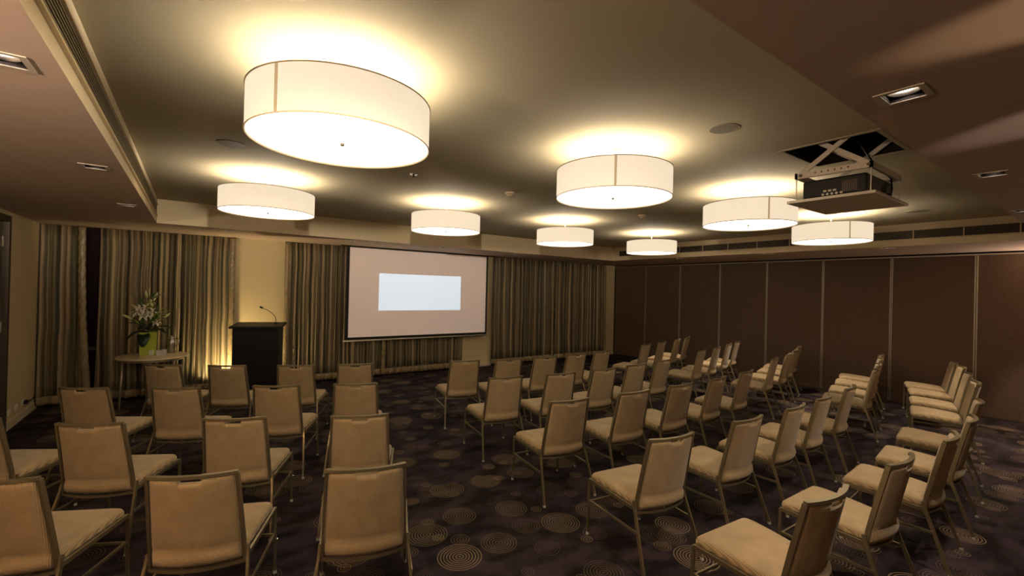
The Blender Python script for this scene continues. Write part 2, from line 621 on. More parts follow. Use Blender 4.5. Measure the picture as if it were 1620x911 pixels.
# ------------------------------------------------------------------ chairs
def make_chair():
    t = thing('conference_chair', '', 'chair')
    TZ, TY, BZ = 0.868, -0.105, 0.368          # top rail height, how far it leans back

    def post_y(z):
        f = max(0.0, (z - BZ) / (TZ - BZ))
        return -0.005 + (TY + 0.005) * (f ** 1.12)

    def half_w(z):
        f = max(0.0, (z - BZ) / (TZ - BZ))
        return 0.217 - 0.019 * f

    # back frame: posts, bowed top rail, bowed bottom rail
    fb = bmesh.new()
    for s in (-1, 1):
        sweep(fb, [(s * half_w(z), post_y(z), z) for z in (0.358, 0.48, 0.62, 0.74, TZ - 0.006)], 0.007, 0.0125, side=(1, 0, 0))
    pts = [(half_w(TZ) * u * 1.02, TY - 0.040 * (1 - u * u), TZ) for u in [k / 7 - 1 for k in range(15)]]
    sweep(fb, pts, 0.008, 0.012, side=(0, 0, 1))
    pts = [(half_w(BZ) * u, -0.010 - 0.050 * (1 - u * u), 0.362) for u in [k / 6 - 1 for k in range(13)]]
    sweep(fb, pts, 0.008, 0.009, side=(0, 0, 1))
    obj('back_frame', fb, MAT['frame'], t)

    # upholstered back: curved pad with a hand slot under the top rail and a rolled foot
    nu, nt_ = 28, 21
    z0, z1 = 0.378, 0.856
    zs = [z0 + (z1 - z0) * (j / nt_) for j in range(nt_ + 1)]

    def surf(i, j, back):
        u = i / nu * 2 - 1
        z = zs[j]
        hw = half_w(z) - 0.009
        yc = post_y(z) - 0.040 * (1 - u * u)
        edge = min(1.0, (1 - abs(u)) / 0.07)
        edge *= min(1.0, (j + 0.3) / 2.0, (nt_ - j + 0.6) / 1.6)
        e = sqrt(max(0.0, 1 - (1 - edge) ** 2))
        th = 0.004 + 0.016 * e
        if back:
            roll = 0.0
            f = (z - z0) / 0.075
            if f < 1:
                roll = 0.020 * sqrt(max(0, 1 - (2 * f - 1) ** 2)) * min(1, (1 - abs(u)) / 0.1)
            elif f < 1.4:
                th -= 0.008
            return (u * hw, yc - th * 0.8 - roll, z)
        return (u * hw, yc + th * 1.25, z)

    def solid(i, j):
        u = (i + 0.5) / nu * 2 - 1
        return not (abs(u) < 0.30 and j >= nt_ - 1)

    bm = bmesh.new()
    vf, vb = {}, {}

    def g(d, i, j, back):
        if (i, j) not in d:
            d[i, j] = bm.verts.new(surf(i, j, back))
        return d[i, j]

    for i in range(nu):
        for j in range(nt_):
            if not solid(i, j):
                continue
            bm.faces.new([g(vf, a, c, False) for a, c in ((i, j), (i + 1, j), (i + 1, j + 1), (i, j + 1))])
            bm.faces.new([g(vb, a, c, True) for a, c in ((i, j + 1), (i + 1, j + 1), (i + 1, j), (i, j))])
            for di, dj, e0, e1 in ((-1, 0, (i, j), (i, j + 1)), (1, 0, (i + 1, j + 1), (i + 1, j)),
                                   (0, -1, (i + 1, j), (i, j)), (0, 1, (i, j + 1), (i + 1, j + 1))):
                a, c = i + di, j + dj
                if 0 <= a < nu and 0 <= c < nt_ and solid(a, c):
                    continue
                bm.faces.new((g(vf, *e0, False), g(vf, *e1, False), g(vb, *e1, True), g(vb, *e0, True)))
    obj('backrest', bm, MAT['fabric'], t, smooth=True)

    # seat cushion
    n = 22
    bm = bmesh.new()
    top, bot = {}, {}
    for i in range(n + 1):
        for j in range(n + 1):
            u, v = i / n * 2 - 1, j / n * 2 - 1
            u = sin(u * pi / 2) if abs(u) < 1 else u
            v = sin(v * pi / 2) if abs(v) < 1 else v
            hw = 0.2120 + 0.0330 * (v + 1) / 2
            y = 0.222 + 0.222 * v
            cr = (max(0, abs(u) - 0.8) / 0.2) ** 2 * (max(0, abs(v) - 0.8) / 0.2) ** 2
            k = sqrt(max(0, 1 - abs(u) ** 16)) * sqrt(max(0, 1 - abs(v) ** 18))
            x = u * hw * (1 - 0.06 * cr)
            y = 0.230 + 0.230 * v * (1 - 0.05 * cr)
            lift_ = 0.008 + 0.024 * (v + 1) / 2
            dip = 0.010 * max(0, (v - 0.5) / 0.5) ** 2 - 0.006 * (1 - v * v)
            top[i, j] = bm.verts.new((x, y, 0.396 + 0.044 * k - dip + lift_))
            bot[i, j] = top[i, j] if k < 1e-6 else bm.verts.new((x, y, 0.387 + lift_))
    for i in range(n):
        for j in range(n):
            q = ((i, j), (i + 1, j), (i + 1, j + 1), (i, j + 1))
            a = [top[k] for k in q]
            c = [bot[k] for k in q[::-1]]
            bm.faces.new(a)
            if len({id(x) for x in c}) == 4 and set(a) != set(c):
                bm.faces.new(c)
    obj('seat', bm, MAT['fabric'], t, smooth=True)

    # frame under the seat
    fb = bmesh.new()
    for s in (-1, 1):
        sweep(fb, [(s * 0.227, -0.008, 0.388), (s * 0.252, 0.446, 0.410)], 0.007, 0.012, side=(1, 0, 0))
    sweep(fb, [(-0.248, 0.442, 0.407), (0.248, 0.442, 0.407)], 0.008, 0.010, side=(0, 1, 0))
    sweep(fb, [(-0.230, 0.05, 0.388), (0.230, 0.05, 0.388)], 0.008, 0.010, side=(0, 1, 0))
    obj('seat_frame', fb, MAT['frame'], t)
    for s in (-1, 1):
        fb = bmesh.new()
        sweep(fb, [(s * 0.252, 0.446, 0.412), (s * 0.254, 0.448, 0.24), (s * 0.256, 0.452, 0.012)], 0.007, 0.009, side=(1, 0, 0))
        l = obj('leg', fb, MAT['frame'], t)
        gl = bmesh.new()
        lathe(gl, [(0, 0), (0.012, 0), (0.013, 0.004), (0.011, 0.018), (0, 0.018)], 12, s * 0.256, 0.452)
        obj('foot_glide', gl, MAT['glide'], l)
        fb = bmesh.new()
        sweep(fb, [(s * 0.229, -0.006, 0.440), (s * 0.232, -0.018, 0.388), (s * 0.250, -0.085, 0.20), (s * 0.265, -0.150, 0.012)],
              0.007, 0.0105, side=(1, 0, 0))
        l = obj('leg', fb, MAT['frame'], t)
        gl = bmesh.new()
        lathe(gl, [(0, 0), (0.012, 0), (0.013, 0.004), (0.011, 0.018), (0, 0.018)], 12, s * 0.265, -0.150)
        obj('foot_glide', gl, MAT['glide'], l)
        fb = bmesh.new()
        sweep(fb, [(s * 0.253, 0.446, 0.255), (s * 0.252, -0.064, 0.255)], 0.006, 0.008, side=(1, 0, 0))
        obj('stretcher', fb, MAT['frame'], t)
        fb = bmesh.new()
        sweep(fb, [(s * 0.260, 0.449, 0.215), (s * 0.272, 0.449, 0.215)], 0.008)
        obj('linking_stud', fb, MAT['chrome'], t)
    fb = bmesh.new()
    sweep(fb, [(-0.250, 0.432, 0.255), (0.250, 0.432, 0.255)], 0.0055, 0.007, side=(0, 1, 0))
    obj('stretcher', fb, MAT['frame'], t)
    return t


def copy_tree(o, parent=None):
    c = o.copy()
    C.objects.link(c)
    c.parent = parent
    for ch in KIDS[o.name]:
        copy_tree(ch, c)
    return c


ORD = ['first', 'second', 'third', 'fourth', 'fifth']
ROWN = ['front row', 'second row', 'third row', 'fourth row', 'last row']
LEFT = [
    [(-0.27, 6.52, -31), (0.34, 6.15, -28), (1.01, 5.82, -25), (1.64, 5.60, -20)],
    [(-0.77, 5.42, -31), (-0.11, 5.06, -28), (0.66, 4.73, -25), (1.32, 4.47, -21)],
    [(-1.24, 4.63, -30), (-0.54, 4.06, -28), (0.26, 3.73, -23), (1.03, 3.36, -20)],
    [(-0.76, 3.15, -26), (0.02, 2.74, -21), (0.77, 2.38, -18)],
]
MID = [
    [(2.97, 5.23, -16), (3.56, 5.05, -10), (4.16, 4.99, -6), (4.79, 5.01, -2), (5.41, 5.07, 3)],
    [(2.81, 4.04, -13), (3.51, 3.92, -10), (4.20, 3.89, -5), (4.86, 3.93, -1), (5.53, 4.00, 3)],
    [(2.72, 2.92, -12), (3.50, 2.85, -8), (4.23, 2.83, -4), (4.95, 2.84, 2), (5.73, 2.91, 4)],
    [(2.64, 1.83, -12), (3.54, 1.78, -6), (4.31, 1.76, 0), (4.96, 1.78, 1), (5.77, 1.83, 4)],
    [(2.54, 0.89, -8), (3.47, 0.84, -5), (4.36, 0.79, 0), (5.17, 0.82, 3), (6.10, 0.92, 5)],
]
RIGHT = [
    [(6.86, 5.34, 11), (7.54, 5.49, 13), (8.27, 5.65, 16), (8.91, 5.84, 18)],
    [(7.08, 4.36, 12), (7.77, 4.49, 13), (8.55, 4.70, 14), (9.20, 4.88, 16)],
    [(7.30, 3.29, 11), (8.05, 3.42, 12), (8.78, 3.62, 12), (9.45, 3.83, 13)],
    [(7.38, 2.07, 11), (8.10, 2.24, 11), (8.85, 2.42, 12), (9.55, 2.60, 13)],
    [(7.50, 1.15, 10), (8.25, 1.33, 11), (9.00, 1.52, 12), (9.66, 1.72, 13)],
]
chair0 = make_chair()
bpy.context.view_layer.update()
KIDS = {o.name: list(o.children) for o in [chair0] + list(chair0.children_recursive)}
first = True
for bname, blk in (('left block', LEFT), ('middle block', MID), ('right block', RIGHT)):
    for r, row in enumerate(blk):
        for k, (x, y, a) in enumerate(row):
            c = chair0 if first else copy_tree(chair0)
            first = False
            a = radians(a + {'left block': 0, 'middle block': 4, 'right block': 5}[bname])
            # (x, y) is the middle of the top rail, which leans 0.105 behind the origin
            c.location = (x - sin(a) * 0.105, y + cos(a) * 0.105, 0)
            c.rotation_euler = (0, 0, a)
            rn = ROWN[r] if not (bname == 'left block' and r == 3) else 'last row'
            if k == len(row) - 1:
                pos = 'rightmost'
            elif k == 0:
                pos = 'leftmost'
            else:
                pos = ORD[k] + ' from left'
            c['label'] = 'beige ribbed chair, %s in the %s of the %s of seats' % (pos, rn, bname)
            c['category'] = 'chair'
            c['group'] = 'conference chairs in the ' + bname


# ------------------------------------------------------------------ drum lamps
def make_lamp(x, y, seam_ang, label):
    R, ZB, H = 0.437, 2.547, 0.215
    t = thing('drum_ceiling_lamp', label, 'ceiling lamp', (x, y, 0), 0, 'white drum lamps under the raised ceiling')
    bm = bmesh.new()
    lathe(bm, [(R, ZB + 0.006), (R, ZB + H), (R - 0.004, ZB + H), (R - 0.004, ZB + 0.006), (R, ZB + 0.006)], 96)
    obj('lamp_shade', bm, MAT['shade'], t, smooth=False)
    bm = bmesh.new()
    lathe(bm, [(0, ZB + 0.010), (R - 0.006, ZB + 0.010), (R - 0.006, ZB + 0.016), (0, ZB + 0.016)], 96)
    obj('diffuser', bm, MAT['diffuser'], t)
    for z in (ZB, ZB + H - 0.003):
        bm = bmesh.new()
        ring = [(R * cos(k * pi / 48) * 1.003, R * sin(k * pi / 48) * 1.003, z + 0.003) for k in range(97)]
        sweep(bm, ring, 0.0035, n=6, caps=False)
        obj('shade_ring', bm, MAT['lamp_trim'], t)
    bm = bmesh.new()
    a = radians(seam_ang)
    w = 0.008
    rr = R + 0.0015
    vs = []
    for rad_ in (R + 0.0003, rr):
        for z in (ZB + 0.006, ZB + H):
            for s in (-1, 0, 1):
                vs.append(bm.verts.new((rad_ * cos(a + s * w / R), rad_ * sin(a + s * w / R), z)))
    for q in ((0, 1, 4, 3), (1, 2, 5, 4), (6, 7, 10, 9), (7, 8, 11, 10), (0, 3, 9, 6), (2, 5, 11, 8),
              (0, 1, 7, 6), (1, 2, 8, 7), (3, 4, 10, 9), (4, 5, 11, 10)):
        bm.faces.new([vs[i] for i in q])
    obj('shade_seam', bm, MAT['seam'], t)
    bm = bmesh.new()
    lathe(bm, [(0, ZB - 0.004), (0.008, ZB - 0.003), (0.010, ZB + 0.004), (0.010, ZB + 0.0105), (0, ZB + 0.0105)], 16)
    obj('finial', bm, MAT['steel_dark'], t, smooth=True)
    bm = bmesh.new()
    sweep(bm, [(0, 0, ZB + 0.02), (0, 0, CEIL - 0.03)], 0.008, n=8)
    lathe(bm, [(0, CEIL - 0.03), (0.06, CEIL - 0.03), (0.065, CEIL - 0.001), (0, CEIL - 0.001)], 24)
    for k in range(3):
        b_ = 2 * pi * k / 3 + 0.4
        sweep(bm, [(0, 0, ZB + H - 0.01), ((R - 0.004) * cos(b_), (R - 0.004) * sin(b_), ZB + H - 0.01)], 0.003, n=6)
    obj('lamp_stem', bm, MAT['white_metal'], t)
    for k in range(3):
        b_ = 2 * pi * k / 3 + 0.9
        ld = bpy.data.lights.new('bulb', 'POINT')
        ld.energy = BULB_W / 3
        ld.color = (1.0, 0.87, 0.70)
        ld.shadow_soft_size = 0.035
        lo = bpy.data.objects.new('bulb_light', ld)
        C.objects.link(lo)
        lo.parent = t
        lo.location = (0.10 * cos(b_), 0.10 * sin(b_), ZB + 0.14)


GX, GY = (0.61, 2.64, 4.69, 6.80), (2.40, 5.23)
LB = {(0, 0): (218, 'largest white drum ceiling lamp, nearest the left ceiling grille and the viewer'),
      (1, 0): (224, 'white drum ceiling lamp in the near row, second from left, beside round ceiling speaker'),
      (2, 0): (230, 'white drum ceiling lamp just left of and below the lowered projector'),
      (3, 0): (225, 'white drum ceiling lamp farthest right, seen below the lowered projector platform'),
      (0, 1): (100, 'white drum ceiling lamp in the far row above the flowers and lectern'),
      (1, 1): (100, 'white drum ceiling lamp in the far row above the projection screen'),
      (2, 1): (100, 'white drum ceiling lamp in the far row above the right-hand striped curtain'),
      (3, 1): (100, 'smallest white drum ceiling lamp, near the far corner by the brown panels')}
for (i, j), (sa, lb) in LB.items():
    make_lamp(GX[i], GY[j], sa, lb)


# ------------------------------------------------------------------ recessed downlights
def make_downlight(x, y, label, watts, tilt=(0, 0), ang=75):
    t = thing('recessed_downlight', label, 'downlight', (x, y, SOF), 0, 'recessed downlights in the ceiling border')
    bm = bmesh.new()
    o_, i_ = 0.075, HS - 0.003
    for a in ((-o_, o_, -o_, -i_), (-o_, o_, i_, o_), (-o_, -i_, -i_, i_), (i_, o_, -i_, i_)):
        box(bm, *a, -0.004, -0.0005)
    obj('frame', bm, MAT['white_metal'], t)
    bm = bmesh.new()
    h = 0.09
    for a in ((-i_, i_, -i_, -i_ + 0.002), (-i_, i_, i_ - 0.002, i_), (-i_, -i_ + 0.002, -i_, i_), (i_ - 0.002, i_, -i_, i_)):
        box(bm, *a, -0.002, h)
    box(bm, -i_, i_, -i_, i_, h, h + 0.003)
    obj('housing', bm, MAT['dark'], t)
    bm = bmesh.new()
    lathe(bm, [(0.048, 0.012), (0.050, 0.016), (0.034, 0.055), (0.030, 0.055), (0.045, 0.014), (0.048, 0.012)], 32)
    obj('reflector', bm, MAT['reflector'], t, smooth=True)
    bm = bmesh.new()
    lathe(bm, [(0, 0.018), (0.018, 0.021), (0.030, 0.034), (0.032, 0.048), (0, 0.050)], 24)
    obj('lamp_face', bm, MAT['spot_glow'], t, smooth=True)
    ld = bpy.data.lights.new('spot', 'SPOT')
    ld.energy = watts
    ld.color = (1.0, 0.80, 0.60)
    ld.spot_size = radians(ang)
    ld.spot_blend = 0.5
    ld.shadow_soft_size = 0.03
    lo = bpy.data.objects.new('spot_light', ld)
    C.objects.link(lo)
    lo.parent = t
    lo.location = (0, 0, 0.010)
    lo.rotation_euler = (radians(tilt[0]), radians(tilt[1]), 0)


for k, (x, y, lb) in enumerate(DL):
    w = SPOT_W
    if 3 <= k <= 7:
        w = 12.0
    elif k <= 2:
        w = 9.0
    elif k <= 10 or k >= 14:
        w = 150.0
    make_downlight(x, y, lb, w, ang=95 if 11 <= k <= 13 else 66)

# ------------------------------------------------------------------ ceiling fittings
def disc_fitting(name, x, y, z, prof, mat, label, cat, extra=None):
    bm = bmesh.new()
    lathe(bm, prof, 40)
    o = thing(name, label, cat, (x, y, z))
    obj('body', bm, mat, o, smooth=False)
    if extra:
        bm = bmesh.new()
        lathe(bm, extra[0], 40)
        obj(extra[2], bm, extra[1], o)
    return o


GR = plain('speaker_mesh', (0.20, 0.17, 0.12), 0.7, noise=0.3, scale=300)
for x, y, r, lb in ((0.22, 4.17, 0.10, 'round ceiling speaker at the left, partly behind the largest drum lamp'),
                    (2.83, 1.62, 0.095, 'round ceiling speaker with dark mesh between second drum lamp and beam'),
                    (7.32, 1.65, 0.12, 'round ceiling speaker right of the projector above the right grille'),
                    (7.17, 6.57, 0.12, 'faint round ceiling speaker left of the smallest drum lamp')):
    disc_fitting('ceiling_speaker', x, y, CEIL, [(0, -0.001), (r, -0.001), (r, -0.003), (r - 0.006, -0.004), (r - 0.008, -0.0015), (0, -0.0015)],
                 MAT['ceiling'], lb, 'speaker', ([(0, -0.0018), (r - 0.009, -0.0018), (r - 0.009, -0.003), (0, -0.003)], GR, 'speaker_mesh'))
for x, y, lb in ((2.88, 4.15, 'small round white smoke detector on ceiling between the drum lamps'),
                 (5.13, 4.11, 'small smoke detector on ceiling below the second near drum lamp')):
    disc_fitting('smoke_detector', x, y, CEIL, [(0, -0.001), (0.055, -0.001), (0.055, -0.018), (0.045, -0.024), (0, -0.024)],
                 MAT['cream'], lb, 'smoke detector', ([(0.030, -0.0245), (0.032, -0.045), (0, -0.05), (0, -0.0245)], MAT['cream'], 'sensor_head'))
disc_fitting('sprinkler', 1.71, 4.10, CEIL, [(0, -0.001), (0.038, -0.001), (0.036, -0.008), (0.02, -0.010), (0, -0.010)],
             MAT['chrome'], 'small chrome sprinkler rosette on ceiling right of the largest drum lamp', 'sprinkler',
             ([(0, -0.0105), (0.010, -0.0105), (0.008, -0.03), (0.014, -0.032), (0, -0.034)], MAT['steel_dark'], 'sprinkler_head'))


# ------------------------------------------------------------------ air grilles on the recess sides
def grille(name, x, facing, y0, y1, z0, z1, nsl, divs, smat, label):
    t = thing(name, label, 'air grille', (x, (y0 + y1) / 2, (z0 + z1) / 2))
    hy, hz = (y1 - y0) / 2, (z1 - z0) / 2
    f = facing

    def bx(bm, a, c, *r):
        lo, hi = sorted((a * f, c * f))
        box(bm, lo, hi, *r)
    bm = bmesh.new()
    bx(bm, 0.001, 0.003, -hy, hy, -hz, hz)
    obj('backing', bm, MAT['dark'], t)
    bm = bmesh.new()
    e = 0.012
    bx(bm, 0.001, 0.016, -hy - e, hy + e, hz, hz + e)
    bx(bm, 0.001, 0.016, -hy - e, hy + e, -hz - e, -hz)
    bx(bm, 0.001, 0.016, -hy - e, -hy, -hz, hz)
    bx(bm, 0.001, 0.016, hy, hy + e, -hz, hz)
    for d in divs:
        bx(bm, 0.003, 0.0165, d - (y0 + y1) / 2 - 0.006, d - (y0 + y1) / 2 + 0.006, -hz, hz)
    obj('frame', bm, MAT['cream'], t)
    for k in range(nsl):
        z = -hz + (k + 0.5) * 2 * hz / nsl
        bm = bmesh.new()
        w = 2 * hz / nsl * 0.42
        bx(bm, 0.003, 0.006, -hy, hy, z - w / 2, z + w / 2)
        obj('slat', bm, smat, t)


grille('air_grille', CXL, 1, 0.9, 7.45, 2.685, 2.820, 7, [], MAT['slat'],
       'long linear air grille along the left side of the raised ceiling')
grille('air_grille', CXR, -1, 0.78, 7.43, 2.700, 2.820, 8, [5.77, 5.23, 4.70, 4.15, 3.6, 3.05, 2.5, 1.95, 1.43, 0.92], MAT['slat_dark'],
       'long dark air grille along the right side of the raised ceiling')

# ------------------------------------------------------------------ projector on its lift
bm = bmesh.new()   # dark shaft above the opening
e = 0.02
for a in ((OPX0 - e, OPX0, OPY0 - e, OPY1 + e), (OPX1, OPX1 + e, OPY0 - e, OPY1 + e), (OPX0, OPX1, OPY0 - e, OPY0), (OPX0, OPX1, OPY1, OPY1 + e)):
    box(bm, *a, CEIL + 0.001, 3.44)
struct('trim_2', bm, MAT['dark'])
bm = bmesh.new()
for a in ((OPX0 - 0.03, OPX0, OPY0 - 0.03, OPY1 + 0.03), (OPX1, OPX1 + 0.03, OPY0 - 0.03, OPY1 + 0.03),
          (OPX0, OPX1, OPY0 - 0.03, OPY0), (OPX0, OPX1, OPY1, OPY1 + 0.03)):
    box(bm, *a, CEIL - 0.005, CEIL - 0.0005)
struct('trim_3', bm, MAT['ceiling'])

lift = thing('projector_lift', 'white scissor lift hanging from the ceiling opening with square platform and projector', 'projector lift', (3.94, 1.29, 2.527))
PX, PY = 0.345, 0.268
obj('platform', B(-PX, PX, -PY, PY, -0.014, 0.006), MAT['white_metal'], lift, bevel=0.002)
bm = bmesh.new()
fx, fy, fz0, fz1 = 0.30, 0.235, 0.170, 0.212
for a in ((-fx, fx, -fy, -fy + 0.018), (-fx, fx, fy - 0.018, fy), (-fx, -fx + 0.018, -fy, fy), (fx - 0.018, fx, -fy, fy)):
    box(bm, *a, fz0, fz1)
obj('lift_frame', bm, MAT['white_metal'], lift)
bm = bmesh.new()
for k in range(6):
    yy = -0.10 + k * 0.04
    sweep(bm, [(-fx - 0.001, yy, 0.195), (-fx - 0.003, yy, 0.195)], 0.006, n=10)
for yy in (-fy + 0.02, fy - 0.04):
    sweep(bm, [(-fx - 0.001, yy, 0.19), (-fx - 0.008, yy, 0.19)], 0.011, n=12)
obj('bolt', bm, MAT['steel_dark'], lift)
for sx in (-1, 1):
    for sy in (-1, 1):
        bm = bmesh.new()
        sweep(bm, [(sx * (fx - 0.009), sy * (fy - 0.009), 0.006), (sx * (fx - 0.009), sy * (fy - 0.009), fz0)], 0.004, n=8)
        obj('hanger_rod', bm, MAT['white_metal'], lift)
    for k in (-1, 1):
        bm = bmesh.new()
        xx = sx * (fx - 0.03) + k * 0.007
        sweep(bm, [(xx, -k * (fy - 0.03), 0.205), (xx, k * (fy - 0.03), 0.50)], 0.004, 0.017, side=(1, 0, 0))
        obj('scissor_arm', bm, MAT['white_metal'], lift)
bm = bmesh.new()
box(bm, -fx, fx, -0.2, -0.17, 0.50, 0.53)
box(bm, -fx, fx, 0.17, 0.2, 0.50, 0.53)
for sx in (-1, 1):
    for sy in (-1, 1):
        sweep(bm, [(sx * 0.28, sy * 0.185, 0.53), (sx * 0.28, sy * 0.185, 0.91)], 0.006, n=8)
obj('ceiling_mount', bm, MAT['steel_dark'], lift)
bm = bmesh.new()
box(bm, -0.262, 0.262, -0.195, 0.195, 0.018, 0.150)
pj = thing('projector', 'dark grey projector sitting on the lift platform inside its frame', 'projector', (3.94, 1.29, 2.527))
obj('body', bm, MAT['black'], pj, bevel=0.012)
bm = bmesh.new()
lathe(bm, [(0, 0), (0.04, 0), (0.045, 0.03), (0.036, 0.03), (0.032, 0.01), (0, 0.01)], 28)
lo = obj('lens', bm, MAT['steel_dark'], pj, loc=(0.05, 0.194, 0.055))
lo.rotation_euler = (-pi / 2, 0, 0)
bm = bmesh.new()
for k in range(9):
    box(bm, -0.2645, -0.2625, -0.14 + k * 0.010, -0.135 + k * 0.010, 0.04, 0.115)
obj('vent_slots', bm, MAT['steel_dark'], pj)
bm = bmesh.new()
for k in range(5):
    sweep(bm, [(-0.263, -0.05 + k * 0.028, 0.035), (-0.267, -0.05 + k * 0.028, 0.035)], 0.0085, n=10)
for k in range(3):
    box(bm, -0.2670, -0.2628, -0.02 + k * 0.03, 0.0 + k * 0.03, 0.052, 0.065)
obj('socket_panel', bm, MAT['alu'], pj)
bm = bmesh.new()
for sx in (-1, 1):
    for sy in (-1, 1):
        lathe(bm, [(0, 0.0062), (0.014, 0.0062), (0.012, 0.018), (0, 0.018)], 12, sx * 0.19, sy * 0.13)
obj('foot', bm, MAT['steel_dark'], pj)
bm = bmesh.new()
pts = [(0.15, -0.196, 0.06), (0.16, -0.215, 0.05), (0.19, -0.212, 0.10), (0.21, -0.20, 0.18), (0.22, -0.1, 0.30), (0.20, 0.0, 0.50), (0.2, 0.0, 0.90)]
sweep(bm, pts, 0.006, n=8)
obj('cable', bm, MAT['black'], pj, smooth=True)

# the projector's own light: faint grey over the screen, bright blue-white picture in its middle
ld = bpy.data.lights.new('projection', 'SPOT')
ld.energy = PROJ_W
ld.color = (1, 1, 1)
ld.spot_size = radians(60)
ld.spot_blend = 0.0
ld.shadow_soft_size = 0.0
ld.use_nodes = True
nt = ld.node_tree
em = [n for n in nt.nodes if n.type == 'EMISSION'][0]
tc = node(nt, 'ShaderNodeTexCoord')
sp_ = node(nt, 'ShaderNodeSeparateXYZ')
nt.links.new(tc.outputs['Normal'], sp_.inputs[0])
az = math_n(nt, 'ABSOLUTE', sp_.outputs[2])
gu = math_n(nt, 'DIVIDE', sp_.outputs[0], az)
gv = math_n(nt, 'DIVIDE', sp_.outputs[1], az)
LXP, LYP, LZP = 3.99, 1.53, 2.55


def gobo(x0, x1, z0, z1):
    D_ = 8.85 - LYP
    t_ = [math_n(nt, 'GREATER_THAN', gu, (x0 - LXP) / D_), math_n(nt, 'LESS_THAN', gu, (x1 - LXP) / D_),
          math_n(nt, 'GREATER_THAN', gv, (z0 - LZP) / D_), math_n(nt, 'LESS_THAN', gv, (z1 - LZP) / D_)]
    return math_n(nt, 'MULTIPLY', math_n(nt, 'MULTIPLY', t_[0], t_[1]), math_n(nt, 'MULTIPLY', t_[2], t_[3]))


inner, outer = gobo(3.02, 4.87, 1.345, 2.09), gobo(2.44, 5.53, 0.83, 2.57)
colr = mix_n(nt, inner, mix_n(nt, outer, (0, 0, 0), (0.22, 0.205, 0.21)), (0.60, 0.92, 1.25))
nt.links.new(colr, em.inputs['Color'])
plo = bpy.data.objects.new('projection_light', ld)
C.objects.link(plo)
plo.parent = pj
plo.location = (LXP - 3.94, LYP - 1.29, LZP - 2.527)
plo.rotation_euler = (pi / 2, 0, 0)

# ------------------------------------------------------------------ projection screen
scr = thing('projection_screen', 'large pale projection screen with black border hanging in front of the curtains', 'screen', (0, 8.85, 0))
SX0, SX1, SZ0, SZ1 = 2.44, 5.53, 0.83, 2.57
obj('screen_surface', B(SX0, SX1, 0, 0.004, SZ0, SZ1), MAT['screen_cloth'], scr)
obj('border', B(SX0 - 0.055, SX0, -0.001, 0.005, SZ0 - 0.05, SZ1 + 0.03,
                SX1, SX1 + 0.045, -0.001, 0.005, SZ0 - 0.05, SZ1 + 0.03,
                SX0, SX1, -0.001, 0.005, SZ0 - 0.05, SZ0, SX0, SX1, -0.001, 0.005, SZ1, SZ1 + 0.03), MAT['black_cloth'], scr)
bm = bmesh.new()
sweep(bm, [(SX0 - 0.09, 0.002, SZ0 - 0.065), (SX1 + 0.07, 0.002, SZ0 - 0.065)], 0.016, n=12)
obj('weight_bar', bm, MAT['white_metal'], scr, smooth=True)
obj('slot_housing', B(SX0 - 0.16, SX1 + 0.22, -0.05, 0.06, SOF - 0.012, SOF - 0.001), MAT['black_cloth'], scr)


